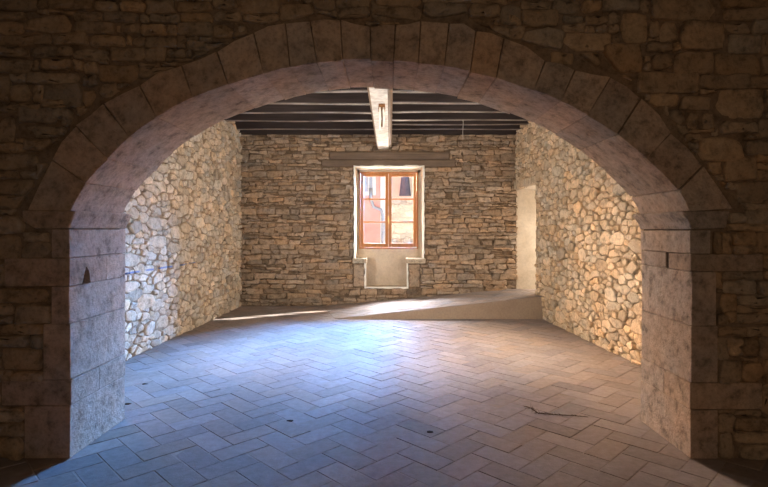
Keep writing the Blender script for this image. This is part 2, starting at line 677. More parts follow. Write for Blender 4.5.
def ramp_z(x, y):
    t = min(1, max(0, (y - RY) / (YW - RY)))
    zf_ = (x - RX0f) / (2.76 - RX0f) * 0.405
    zb_ = (x - RX0b) / (2.67 - RX0b) * 0.36
    return max(0.0, zf_ * (1 - t) + zb_ * t)


rp = thing('ramp', (1.0, 10.0, 0), 'low tiled ramp rising to the doorway in the far corner', 'ramp', kind='structure')
mb = MB()
edge_n = Vector((YW - RY, -(RX0b - RX0f))).normalized()       # left hinge line of the ramp
cl = -(edge_n.x * RX0f + edge_n.y * RY)
rplanes = [(-edge_n.x, -edge_n.y, cl), (0, -1, -RY), (0, 1, YW), (1, 0.06318, 2.67 + 0.06318 * YW)]
lay_tiles(mb, herringbone(-1.6, RY, 3, YW), lambda x, y: ramp_z(x, y) + 0.008, TILE, random.Random(5), rplanes)
mb.build('tiles', M['tile'], rp)
mb = MB()
N = 24
top, bot = [], []
vv, ff = [], []
for i in range(N + 1):
    t = i / N
    xf, xb = RX0f + (2.80 - RX0f) * t, RX0b + (2.71 - RX0b) * t
    for (x, y, z) in ((xf, RY, -0.003), (xf, RY, ramp_z(xf, RY) + 0.003), (xb, YW + .02, ramp_z(xb, YW) + 0.003)):
        vv.append((x, y, z))
for i in range(N):
    a, b = 3 * i, 3 * i + 3
    ff += [(a, b, b + 1, a + 1), (a + 1, b + 1, b + 2, a + 2)]
mb.add(vv, ff)
mb.build('riser', M['render'], rp)

# ---------------------------------------------------------------- side walls of the room
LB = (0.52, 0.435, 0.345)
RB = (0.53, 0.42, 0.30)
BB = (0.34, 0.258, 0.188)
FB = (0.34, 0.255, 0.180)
lenL = math.hypot(YW - YB, 0.14)
frL = Frame((-3.30, YB, 0), (0.14, YW - YB, 0), (1, -0.0216, 0))
holeL = [(0.45, 1.15, 1.35, 2.55)]
wl = thing('wall_left', (-3.25, 7.5, 0), 'cream rubble stone wall on the left of the room', 'wall', kind='structure')
mb = MB()
rubble(mb, frL, 0, 0.0, lenL, 3.9, holeL, LB, random.Random(11))
mb.build('rubble', M['stone_line'], wl, smooth=True)
mb = MB()
bedding(mb, frL, 0, 0, lenL, 3.95, holeL, 0.012, 0.022, tint=(0.29, 0.22, 0.155), sd=2)
mb.build('mortar', M['stone'], wl, smooth=True)

lenR = math.hypot(YW - YB, 0.41)
frR = Frame((3.08, YB, 0), (-0.41, YW - YB, 0), (-1, -0.0632, 0))
sR = lenR / (YW - YB)
DY0 = 9.56
holeR = [(0.4, 1.15, 1.3, 2.55), ((DY0 - YB) * sR, 0.30, lenR + .01, 2.44)]
wr = thing('wall_right', (2.9, 7.5, 0), 'warm cream rubble stone wall on the right of the room', 'wall', kind='structure')
mb = MB()
rubble(mb, frR, 0, 0.0, lenR, 3.9, holeR, RB, random.Random(23), aniso=1.75)
mb.build('rubble', M['stone'], wr, smooth=True)
mb = MB()
bedding(mb, frR, 0, 0, lenR, 3.95, holeR, 0.014, 0.022, tint=(0.32, 0.235, 0.15), sd=5)
mb.build('mortar', M['stone'], wr, smooth=True)

# reveals of the two openings added for the fill lamps (hidden behind the piers)
for nm, fr, hh, par in (('reveal', frL, holeL[0], wl), ('reveal', frR, holeR[0], wr)):
    mb = MB()
    u0, v0, u1, v1 = hh
    ring = [(u0, v0), (u1, v0), (u1, v1), (u0, v1)]
    for i in range(4):
        a, b = ring[i], ring[(i + 1) % 4]
        mb.quad(fr.at(a[0], a[1], 0.03), fr.at(b[0], b[1], 0.03), fr.at(b[0], b[1], -0.4), fr.at(a[0], a[1], -0.4))
    mb.quad(*[fr.at(a[0], a[1], -0.4) for a in ring])
    mb.build(nm, M['plaster'], par)

# added frames that dress those two fill-lamp openings as windows
for nm, fr, hh, lab in (('added_window_left', frL, holeL[0], 'added window frame before the fill lamp in the left wall'), ('added_window_right', frR, holeR[0], 'added window frame before the fill lamp in the right wall')):
    u0, v0, u1, v1 = hh
    q = fr.at((u0 + u1) / 2, v0, -.06)
    ww = thing(nm, tuple(q), lab, 'window', kind='structure')
    mb = MB()
    for (a, b, c_, d) in ((u0, v0, u0 + .05, v1), (u1 - .05, v0, u1, v1), (u0 + .05, v0, u1 - .05, v0 + .05), (u0 + .05, v1 - .05, u1 - .05, v1), ((u0 + u1) / 2 - .025, v0 + .05, (u0 + u1) / 2 + .025, v1 - .05)):
        pts = [fr.at(x_, z_, h_) for h_ in (-.04, -.08) for (x_, z_) in ((a, b), (c_, b), (c_, d), (a, d))]
        mb.add(pts, [(0, 1, 2, 3), (7, 6, 5, 4), (0, 4, 5, 1), (1, 5, 6, 2), (2, 6, 7, 3), (3, 7, 4, 0)])
    mb.build('frame', M['window_wood'], ww, fix=True)

# ---------------------------------------------------------------- rear wall with the window niche
WX0, WX1 = P(355, 0, YW)[0], P(423, 0, YW)[0]
WZ1 = P(0, 167, YW)[1]
WZ0 = P(0, 258.5, YW)[1]
NX0, NX1 = P(366, 0, YW)[0], P(407, 0, YW)[0]
NZ0 = P(0, 287, YW)[1]
YG = YW + 0.30
XB0, XB1 = -3.17, 2.68
frB = Frame((XB0, YW, 0), (1, 0, 0), (0, -1, 0))
holeB = [(WX0 - XB0, WZ0, WX1 - XB0, WZ1), (NX0 - XB0, NZ0, NX1 - XB0, WZ0)]
LU = [P(330, 160, YW), P(449, 152, YW)]
LL = [P(322, 167, YW), P(455, 160, YW)]
lint = [(LU[0][0] - XB0, LU[0][1], LU[1][0] - XB0, LU[1][1]), (LL[0][0] - XB0, LL[0][1] - 0.0, LL[1][0] - XB0, LL[1][1])]
wb_ = thing('wall_back', (0, YW, 0), 'brown coursed rubble wall around the window', 'wall', kind='structure')
mb = MB()
band = [(WX0 - XB0 - .03, WZ0 - .02, WX1 - XB0 + .03, WZ1 + .03), (NX0 - XB0 - .03, NZ0 - .03, NX1 - XB0 + .03, WZ0)]
ledge = [(WX0 - XB0 - .06, WZ0 - .11, NX0 - XB0, WZ0), (NX1 - XB0, WZ0 - .11, WX1 - XB0 + .06, WZ0),
         (NX0 - XB0 - .27, NZ0 + .0, NX0 - XB0 - .03, WZ0 - .11), (NX1 - XB0 + .03, NZ0 + .0, NX1 - XB0 + .27, WZ0 - .11)]
coursed(mb, frB, 0, 0.0, XB1 - XB0, 3.9, band + lint + ledge, BB, random.Random(31))
# dressed blocks under the two window seats
rr = random.Random(2)
for (a, b, c_, d) in ledge[2:]:
    stone(mb, frB, [(a + .01, b + .01), (c_ - .005, b + .01), (c_ - .005, d - .01), (a + .01, d - .01)], 0.04, jitter_col(BB, rr, .05), rr, tilt=0.01, step=.1)
mb.build('rubble', M['stone'], wb_, smooth=True)
mb = MB()
bedding(mb, frB, 0, 0, XB1 - XB0, 3.95, holeB, 0.0, 0.014, tint=(0.18, 0.13, 0.09), sd=9)
mb.build('mortar', M['stone'], wb_, smooth=True)

mb = MB()
frO = Frame((XB0 - 1, YW + .37, 0), (1, 0, 0), (0, 1, 0))
bedding(mb, frO, 0, -.2, XB1 - XB0 + 2, 4.3, [(WX0 - XB0 + 1, NZ0, WX1 - XB0 + 1, WZ1)], 0.0, 0.01, cell=.3, tint=(0.22, 0.18, 0.14))
mb.build('street_face', M['stone'], wb_, smooth=True)

tl = thing('lintel', ((LU[0][0] + LU[1][0]) / 2, YW, LL[0][1]), 'weathered timber lintel of two stacked planks above the window', 'lintel', kind='structure')
for (a, b), pr in (((LU[0], LU[1]), 0.05), ((LL[0], LL[1]), 0.042)):
    mb = MB()
    mb.box(a[0], b[0], YW - pr, YW + 0.2, a[1] + .006, b[1] - .004)
    mb.build('plank', M['lintel_wood'], tl, bevel=0.012)

# ---------------------------------------------------------------- window
w1 = thing('window_1', (0, YG, WZ0), 'varnished wooden two-leaf window in a plastered niche', 'window', kind='structure')
mb = MB()
x0, x1 = WX0, WX1
# splayed reveals, head, ledges and niche
S = 0.03
YE = YG + 0.06
mb.quad((x0, YW - .03, WZ0), (x0, YW - .03, WZ1), (x0 + S, YE, WZ1), (x0 + S, YE, WZ0))
mb.quad((x1, YW - .03, WZ0), (x1 - S, YE, WZ0), (x1 - S, YE, WZ1), (x1, YW - .03, WZ1))
mb.quad((x0, YW - .03, WZ1), (x1, YW - .03, WZ1), (x1, YE, WZ1 - .03), (x0, YE, WZ1 - .03))
mb.quad((NX0, YW - .03, NZ0), (NX0, YE, NZ0), (NX0, YE, WZ0), (NX0, YW - .03, WZ0))
mb.quad((NX1, YW - .03, NZ0), (NX1, YW - .03, WZ0), (NX1, YE, WZ0), (NX1, YE, NZ0))
mb.quad((NX0, YW - .03, NZ0), (NX1, YW - .03, NZ0), (NX1, YE, NZ0), (NX0, YE, NZ0))
FX0, FZ1 = P(359, 172, YG)
FX1, FZ0 = P(418, 249, YG)
mb.box(x0, x1, YG + .035, YG + .06, NZ0 - .1, FZ0 + 0.01)          # breast under the frame
mb.box(x0 - .02, FX0 + .01, YG + .03, YG + .06, WZ0, WZ1)
mb.box(FX1 - .01, x1 + .02, YG + .03, YG + .06, WZ0, WZ1)
mb.box(x0 - .02, x1 + .02, YG + .03, YG + .06, FZ1 - .01, WZ1 + .05)
mb.build('plaster_reveal', M['plaster'], w1)
# white plaster lip around the opening; the white also stands for the daylight glow
mb = MB()
lip = [(WX0, WZ1), (WX1, WZ1), (WX1, WZ0), (NX1, WZ0), (NX1, NZ0), (NX0, NZ0), (NX0, WZ0), (WX0, WZ0)]
rr = random.Random(4)
for i in range(8):
    a, b = Vector(lip[i]), Vector(lip[(i + 1) % 8])
    d = (b - a).normalized()
    nrm = Vector((-d.y, d.x))             # outwards
    L = (b - a).length
    n = max(2, int(L / 0.07))
    pin, pout = [], []
    for k in range(n + 1):
        q = a + (b - a) * k / n
        w = 0.026 + rr.uniform(-.010, .012)
        pin.append(q - nrm * 0.004)
        pout.append(q + nrm * w)
    if True:
        pout[0] = a + nrm * 0.028 - d * 0.028 * (1 if i in (0, 1, 2, 4, 5, 7) else -0.2)
        pout[-1] = b + nrm * 0.028 + d * 0.028 * (1 if i in (7, 0, 1, 3, 4, 6) else -0.2)
    v = []
    for k in range(n + 1):
        for (p, y) in ((pin[k], YW + .05), (pin[k], YW - .052), (pout[k], YW - .052), (pout[k], YW + .02)):
            v.append((p.x, y, p.y))
    f = []
    for k in range(n):
        for j in range(3):
            f.append((4 * k + j, 4 * k + 4 + j, 4 * k + 5 + j, 4 * k + 1 + j))
    f += [(0, 1, 2, 3), (4 * n + 3, 4 * n + 2, 4 * n + 1, 4 * n)]
    mb.add(v, f)
mb.build('plaster_lip', M['white_plaster'], w1, fix=True)
# stone seats at both sides of the niche
for (a, b) in ((WX0 - .05, NX0 + .02), (NX1 - .02, WX1 + .05)):
    mb = MB()
    prof = [(YW - .075, WZ0 - .045), (YW - .06, WZ0 - .10), (YG + .04, WZ0 - .10), (YG + .04, WZ0 + .004), (YW - .075, WZ0 + .004)]
    mb.prism(prof, 'x', a, b, (0.50, 0.43, 0.33))
    o = mb.build('seat', M['dressed'], w1, bevel=0.012, fix=True)
# timber frame and the two leaves
mb = MB()
t = 0.035
mb.box(FX0, FX0 + t, YG, YG + .04, FZ0, FZ1)
mb.box(FX1 - t, FX1, YG, YG + .04, FZ0, FZ1)
mb.box(FX0 + t, FX1 - t, YG, YG + .04, FZ1 - t, FZ1)
mb.box(FX0 + t, FX1 - t, YG, YG + .04, FZ0, FZ0 + t)
mb.build('frame', M['window_wood'], w1, bevel=0.004)
XM = (P(385.0, 0, YG)[0] + P(391.9, 0, YG)[0]) / 2
ZM = [P(0, 222.0, YG)[1], P(0, 199.2, YG)[1]]
for (a, b) in ((FX0 + t + .003, XM - .004), (XM + .004, FX1 - t - .003)):
    z0, z1 = FZ0 + t + .003, FZ1 - t - .003
    s = 0.064
    mb = MB()
    mb.box(a, a + s, YG - .006, YG + .030, z0, z1)
    mb.box(b - s, b, YG - .006, YG + .030, z0, z1)
    mb.box(a + s, b - s, YG - .006, YG + .030, z1 - s, z1)
    mb.box(a + s, b - s, YG - .006, YG + .030, z0, z0 + s + .02)
    for z in ZM:
        mb.box(a + s, b - s, YG - .001, YG + .026, z - .021, z + .021)
    leaf = mb.build('sash', M['window_wood'], w1, bevel=0.004)
    mb = MB()
    mb.box(a + s - .004, b - s + .004, YG + .012, YG + .016, z0 + s, z1 - s + .004)
    mb.build('pane', M['glass'], leaf)
mb = MB()
hz = P(0, 219, YG)[1]
mb.box(XM - .012, XM + .012, YG - .014, YG - .006, hz - .06, hz + .06)
mb.tube([(XM, YG - .02, hz), (XM, YG - .055, hz), (XM + .003, YG - .062, hz - .02), (XM + .006, YG - .062, hz - .10)], 0.010)
mb.build('handle', M['brass'], w1, bevel=0.003)['label'] = 'brass window handle'

# ---------------------------------------------------------------- doorway on the right
d1 = thing('door_1', (2.9, 10.2, 0.36), 'plastered doorway at the far end of the right wall', 'doorway', kind='structure')
mb = MB()
DX0, DX1 = 2.655, 3.30
mb.box(DX0, DX1, YW - .03, YW + .25, 0.30, 2.46)                     # far jamb, faces the viewer
mb.box(xr(DY0) + .005, DX1, DY0 - .2, DY0, 0.30, 2.46)                # near jamb
mb.build('jamb', M['plaster'], d1)
mb = MB()
mb.box(2.70, DX1, DY0, YW - .03, 2.44, 2.6)
mb.build('head', M['plaster'], d1)
mb = MB()
mb.box(2.72, 4.9, DY0 + .01, YW + .3, 0.2, 0.36)
mb.box(3.31, 4.9, 8.6, DY0 + .01, 0.2, 0.36)
mb.build('threshold', M['grout'], d1)
mb = MB()
mb.box(4.85, 4.95, 8.5, YW + .35, .2, 3.0)
mb.box(DX1, 4.95, 8.4, 8.5, .2, 3.0)
mb.box(DX1, 4.95, YW + .3, YW + .4, .2, 3.0)
mb.box(DX1, 4.95, 8.4, YW + .4, 3.0, 3.1)
mb.build('passage', M['plaster'], d1)
# stone over the doorway
mb = MB()
frd = Frame((xr(9.45), 9.45, 0), (-0.0632, 1, 0), (-1, -0.0632, 0))
stone(mb, frd, [(0.0, 2.45), (1.30, 2.45), (1.30, 2.62), (0.0, 2.60)], 0.075, (0.50, 0.42, 0.31), random.Random(8), tilt=0.005, step=0.12)
mb.build('lintel_stone', M['dressed'], d1, smooth=True)

# ---------------------------------------------------------------- ceiling, joists, beam
ce = thing('ceiling', (0, 7.5, HC), 'dark boarded ceiling above the joists', 'ceiling', kind='structure')
mb = MB()
x = -3.5
rr = random.Random(6)
while x < 3.3:
    w = rr.uniform(.16, .24)
    mb.box(x + .004, x + w - .004, YB, YW + .1, 3.86 + rr.uniform(0, .006), 3.90)
    x += w
mb.build('boards', M['board'], ce)
mb = MB()
mb.box(-3.6, 3.4, YB - .02, YW + .2, 3.90, 3.99)
mb.build('deck', M['board'], ce)

BX = -0.1225
bw = 0.315
bt = thing('ceiling_beam', (BX, 7.5, 3.3), 'thick ceiling beam with whitewashed underside running towards the window', 'beam', kind='thing')
mb = MB()
mb.prism([(BX - bw / 2 + .03, 3.30), (BX + bw / 2 - .03, 3.30), (BX + bw / 2, 3.335), (BX + bw / 2, 3.66), (BX - bw / 2, 3.66), (BX - bw / 2, 3.335)], 'y', YB + .02, YW + .12)
mb.build('timber', M['beam_wood'], bt, bevel=0.006)
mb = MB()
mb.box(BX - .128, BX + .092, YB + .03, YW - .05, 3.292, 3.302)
mb.build('whitewash_or_light_underside', M['whitewash'], bt)['label'] = 'underside with the floor light put into its pale colour'

ys_l = [10.50, 9.72, 9.02, 8.36, 7.66, 7.00, 6.35, 5.70, 5.05]
ys_r = [10.52, 10.02, 9.62, 8.98, 8.34, 7.66, 7.00, 6.35, 5.70, 5.05]
ordn = ['first', 'second', 'third', 'fourth', 'fifth', 'sixth', 'seventh', 'eighth', 'ninth', 'tenth']
for side, ys in (('left', ys_l), ('right', ys_r)):
    rr = random.Random(len(ys))
    for i, y in enumerate(ys):
        if y < 6.9:
            lab = 'dark ceiling joist hidden above the stone arch'
        a, b = (xl(y) - .1, BX - .002) if side == 'left' else (BX + .002, xr(y) + .1)
        tw = rr.gauss(0, .012)
        lab = 'dark ceiling joist %s of the whitewashed beam, %s from the window wall' % (side, ordn[i])
        j = thing('ceiling_joist', ((a + b) / 2, y, 3.66), lab, 'joist', 'ceiling joists')
        zb = 3.66 + rr.uniform(0, .012)
        wdt = 0.085
        mb = MB()
        n = 10
        vv, ff = [], []
        for k in range(n + 1):
            x = a + (b - a) * k / n
            yo = y + tw * (x - a) + 0.006 * math.sin(3 * x + i)
            zo = zb + 0.006 * math.sin(2.1 * x + 2 * i)
            vv += [(x, yo - wdt, zo), (x, yo + wdt, zo), (x, yo + wdt, 3.862), (x, yo - wdt, 3.862)]
        for k in range(n):
            q = 4 * k
            for s in range(4):
                ff.append((q + s, q + (s + 1) % 4, q + 4 + (s + 1) % 4, q + 4 + s))
        ff += [(3, 2, 1, 0), (4 * n, 4 * n + 1, 4 * n + 2, 4 * n + 3)]
        mb.add(vv, ff)
        mb.build('timber', M['dark_wood'], j, bevel=0.006, fix=True)
        if True:  # floor light on the joist underside, put into a pale strip
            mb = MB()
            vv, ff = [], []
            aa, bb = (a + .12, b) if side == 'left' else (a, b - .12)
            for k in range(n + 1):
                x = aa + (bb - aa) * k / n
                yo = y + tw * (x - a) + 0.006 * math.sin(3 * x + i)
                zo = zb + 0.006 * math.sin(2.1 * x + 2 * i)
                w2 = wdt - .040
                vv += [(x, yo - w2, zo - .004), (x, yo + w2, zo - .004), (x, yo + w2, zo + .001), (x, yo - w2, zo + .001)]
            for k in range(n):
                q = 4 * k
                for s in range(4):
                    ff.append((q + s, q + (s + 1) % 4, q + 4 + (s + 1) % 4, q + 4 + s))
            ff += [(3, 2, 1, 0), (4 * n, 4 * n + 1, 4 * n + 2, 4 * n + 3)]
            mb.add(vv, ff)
            mb.build('whitewash_or_light_underside', M['joist_light'], j, fix=True)['label'] = 'underside with the floor light put into its pale colour'

# wall plates where the joists meet the rear wall
wp = thing('wall_plate', (0, YW, 3.62), 'dark timber plate along the top of the window wall', 'timber plate', kind='structure')
for (a, b) in ((-3.2, BX - .145), (BX + .145, 2.72)):
    mb = MB()
    mb.box(a, b, YW - .085, YW + .05, 3.60, 3.74)
    mb.build('timber', M['dark_wood'], wp, bevel=0.008)

# iron bracket with two pale cords under the beam
by = 6.9
br_ = thing('iron_bracket', (BX + .012, by, 3.292), 'rusty iron bracket with two pale cords under the whitewashed beam', 'bracket')
mb = MB()
mb.box(BX - .030, BX + .054, by - .05, by + .05, 3.284, 3.2922)
mb.box(BX - .032, BX + .056, by - .012, by + .012, 3.19, 3.285)
mb.tube([(BX - .035, by, 3.235), (BX + .06, by, 3.235)], 0.012)
mb.build('plate', M['rust'], br_, bevel=0.003)
mb = MB()
mb.box(BX - .014, BX + .038, by - .004, by + .004, 2.99, 3.20)
mb.build('strap', M['rust'], br_, bevel=0.002)
for dx, ln in ((-.012, .30), (.036, .27)):
    mb = MB()
    mb.tube([(BX + dx, by - .016, 3.25), (BX + dx, by - .02, 3.20), (BX + dx + .004, by - .018, 3.1), (BX + dx, by - .018, 3.25 - ln)], [.010, .014, .014, .010])
    mb.build('cord', M['cord'], br_, smooth=True)['label'] = 'pale hanging cord'
# thin wire hanging from the joists
wx, wz0 = P(463, 139, 9.62)
hw = MB()
hw.tube([(wx, 9.62, 3.70), (wx + .004, 9.62, 3.6), (wx - .004, 9.62, 3.45), (wx, 9.62, wz0 + .0)], 0.0035, 6)
tag(hw.build('hanging_wire', M['cord']), 'thin pale wire hanging from a joist right of the beam', 'wire')

# ---------------------------------------------------------------- the arch wall
INT = [(70.5, 211), (74, 203), (78.5, 195.5), (85.8, 183.5), (96, 171), (108.4, 159.8), (119, 148), (130, 137.8), (143, 127.5), (157, 118.2), (173, 108.5), (193, 98.2), (210, 91.5),
       (228.4, 84.8), (246, 79), (263.7, 73.8), (277, 70), (290, 67.3), (303, 64.6), (316.8, 62.4), (330, 60.8), (342.8, 60.0), (357, 59.8), (371, 60.2), (382, 60.8), (393.6, 61.8),
       (406, 62.6), (418.4, 63.8), (431, 65), (444.4, 66.8), (457, 69), (470.4, 71.8), (483, 74.4), (496.3, 77.5), (514, 83.5), (533.7, 90.5), (547, 95.5), (561, 101.5), (575, 108.5),
       (588, 116), (603, 125), (618, 134.8), (633, 147), (647, 158.8), (663, 174), (678.6, 190.5), (684, 199), (689.5, 211)]
INT = [P(a, b, YF) for a, b in INT]
JN = [((70.5, 211), (27, 211)), ((85.8, 183.5), (52, 160)), ((108.4, 159.8), (76, 126)), ((130, 137.8), (104, 104)), ((157, 118.2), (140, 86)), ((193, 98.2), (182, 66)),
      ((228.4, 84.8), (217, 52)), ((263.7, 73.8), (253.5, 33)), ((290, 67.3), (285, 23)), ((316.8, 62.4), (310, 21)), ((342.8, 60), (340.5, 20)), ((371, 60.2), (370, 27)),
      ((393.6, 61.8), (395.4, 25)), ((418.4, 63.8), (420.7, 21)), ((444.4, 66.8), (449, 23.5)), ((470.4, 71.8), (476, 31)), ((496.3, 77.5), (504, 38)), ((533.7, 90.5), (545, 61)),
      ((561, 101.5), (575, 70)), ((588, 116), (611, 77)), ((618, 134.8), (641, 98)), ((647, 158.8), (671, 133)), ((678.6, 190.5), (703, 166)), ((689.5, 211), (733, 209))]
ar = thing('stone_arch', (0, YF, 1.74), 'broad arch of dressed stone blocks spanning the opening', 'arch', kind='structure')
rr = random.Random(12)
AT = (0.44, 0.335, 0.262)
for i in range(len(JN) - 1):
    a, b = JN[i], JN[i + 1]
    pa, pb = P(*a[0], YF), P(*b[0], YF)
    ea, eb = P(*a[1], YF), P(*b[1], YF)
    mids = [p for p in INT if pa[0] + 1e-4 < p[0] < pb[0] - 1e-4]
    if i == 0:
        mids = [p for p in INT[1:] if p[0] < pb[0] - 1e-4]
    lower = [Vector(pa)] + [Vector(p) for p in mids] + [Vector(pb)]
    # open a joint of a few millimetres at either end
    g = 0.0012
    da = (lower[1] - lower[0]).normalized() * g
    db = (lower[-2] - lower[-1]).normalized() * g
    lower[0] += da
    lower[-1] += db
    dd = (Vector(eb) - Vector(ea)).normalized() * 0.004
    E0, E1 = Vector(ea) + dd, Vector(eb) - dd
    mid = (E0 + E1) / 2
    ctr = Vector((-0.05, 1.4))
    mid += (mid - ctr).normalized() * rr.uniform(-.015, .03)
    poly = [tuple(p) for p in lower] + [tuple(E1), tuple(mid), tuple(E0)]
    dz = rr.uniform(-.006, .006)
    c = centroid(poly)
    poly = [(p[0], p[1] + (dz if k < len(lower) else 0)) for k, p in enumerate(poly)]
    y0, y1 = YF + rr.uniform(-.012, .010), YB + rr.uniform(-.015, .012)
    # slices along the depth so that the faces can be uneven
    n = len(poly)
    m_ = 6
    vv, ff = [], []
    sd = rr.uniform(0, 50)
    for s in range(m_ + 1):
        y = y0 + (y1 - y0) * s / m_
        for p in poly:
            k = 0.004 * noise.noise((p[0] * 6 + sd, y * 6, p[1] * 6))
            r_ = (Vector(p) - ctr).normalized()
            vv.append((p[0] + r_.x * k, y, p[1] + r_.y * k))
    for s in range(m_):
        for k in range(n):
            ff.append((s * n + k, s * n + (k + 1) % n, (s + 1) * n + (k + 1) % n, (s + 1) * n + k))
    ff += [tuple(range(n - 1, -1, -1)), tuple(m_ * n + k for k in range(n))]
    mb = MB()
    mb.add(vv, ff, jitter_col(AT, rr, .06, .025))
    mb.build('voussoir', M['dressed'], ar, bevel=0.005, fix=True)


def block(parent, x0, x1, y0, y1, z0, z1, tint, name='block', bev=0.006, cut=None):
    mb = MB()
    nx, ny, nz = max(1, int(abs(x1 - x0) / .12)), max(1, int((y1 - y0) / .12)), max(1, int((z1 - z0) / .12))
    mb.box(x0, x1, y0, y1, z0, z1, tint)
    o = mb.build(name, M['dressed'], parent, bevel=bev, fix=True)
    if cut:
        c = cut.build('cutter', M['dressed'], fix=True)
        md = o.modifiers.new('cut', 'BOOLEAN')
        md.object = c
        md.operation = 'DIFFERENCE'
        md.solver = 'EXACT'
        bpy.context.view_layer.update()
        dg = bpy.context.evaluated_depsgraph_get()
        me = bpy.data.meshes.new_from_object(o.evaluated_get(dg))
        o.modifiers.clear()
        o.data = me
        me.attributes['tint'].data.foreach_set('color', [tint[0], tint[1], tint[2], 1.0] * len(me.attributes['tint'].data))
        bpy.data.objects.remove(c)
    return o


JXL, JXR = P(70, 0, YF)[0], P(691, 0, YF)[0]


def Z(y):
    return P(0, y, YF)[1]


def XX(x):
    return P(x, 0, YF)[0]


pl = thing('stone_pier', (JXL, YF, 0), 'left pier of large dressed blocks carrying the arch', 'pier', kind='structure')
rr = random.Random(21)
LT = (0.41, 0.305, 0.235)
rowsL = [(459.6, 406, 24, None, False), (406, 380, 1, 3.94, False), (380, 324, 43, None, False), (324, 286.5, 52, None, False), (286.5, 258, 5, 4.04, True), (258, 229, 52, None, False)]
g = 0.0018
for (ya, yb, xl_, joint, hole) in rowsL:
    xi = JXL + rr.uniform(-.006, .006)
    cuts = None
    if hole:
        cuts = MB()
        cuts.prism([(3.70, 1.175), (3.825, 1.20), (3.80, 1.30), (3.765, 1.335)], 'x', JXL - .17, JXL + .05, (0.30, 0.25, 0.21))
    z0, z1 = max(0.001, Z(ya) + g), Z(yb) - g
    yf = YF + rr.uniform(-.008, .008)
    t = jitter_col(LT, rr, .05, .02)
    if joint:
        block(pl, XX(xl_), xi, yf, joint - .003, z0, z1, t, cut=cuts)
        block(pl, XX(xl_) + .1, xi - .004, joint + .003, YB + .04, z0, z1, jitter_col(LT, rr, .05, .02))
    else:
        block(pl, XX(xl_), xi, yf, YB + .04 + rr.uniform(-.006, .006), z0, z1, t)
# impost with a sloping soffit
mb = MB()
mb.prism([(XX(24), Z(221)), (XX(24), Z(210.5)), (XX(77.5), Z(210.5)), (XX(77), Z(213)), (XX(69.8), Z(228.5)), (XX(36), Z(228.5))], 'y', YF - .02, YB + .05, jitter_col(LT, rr, .03))
mb.build('impost', M['dressed'], pl, bevel=0.010, fix=True)

pr = thing('stone_pier', (JXR, YF, 0), 'right pier of large dressed blocks carrying the arch', 'pier', kind='structure')
RT = (0.38, 0.305, 0.255)
rowsR = [(461, 410, 718, None, False), (410, 383, 763, 3.93, False), (383, 326, 718, None, False), (326, 271.5, 716, None, False), (271.5, 254, 763, 3.887, True), (254, 230, 711, None, False)]
for (ya, yb, xr_, joint, hole) in rowsR:
    xi = JXR + rr.uniform(-.006, .006)
    z0, z1 = max(0.001, Z(ya) + g), Z(yb) - g
    yf = YF + rr.uniform(-.008, .008)
    t = jitter_col(RT, rr, .05, .02)
    w = 0.022 if hole else 0.005
    if joint:
        block(pr, xi, XX(xr_), yf, joint - w, z0, z1, t)
        block(pr, xi + .003, XX(xr_) - .1, joint + w, YB, z0, z1, jitter_col(RT, rr, .05, .02))
        if hole:
            block(pr, xi + .12, XX(xr_) - .1, joint - w, joint + w, z0, z1, t, bev=0)
    else:
        block(pr, xi, XX(xr_), yf, YB + rr.uniform(-.006, .006), z0, z1, t)
mb = MB()
mb.prism([(XX(725), Z(228)), (XX(729), Z(211)), (XX(681), Z(211)), (XX(681.5), Z(214)), (XX(687), Z(221)), (XX(690.5), Z(229.5))], 'y', YF - .015, YB + .01, jitter_col(RT, rr, .03))
mb.build('impost', M['dressed'], pr, bevel=0.010, fix=True)

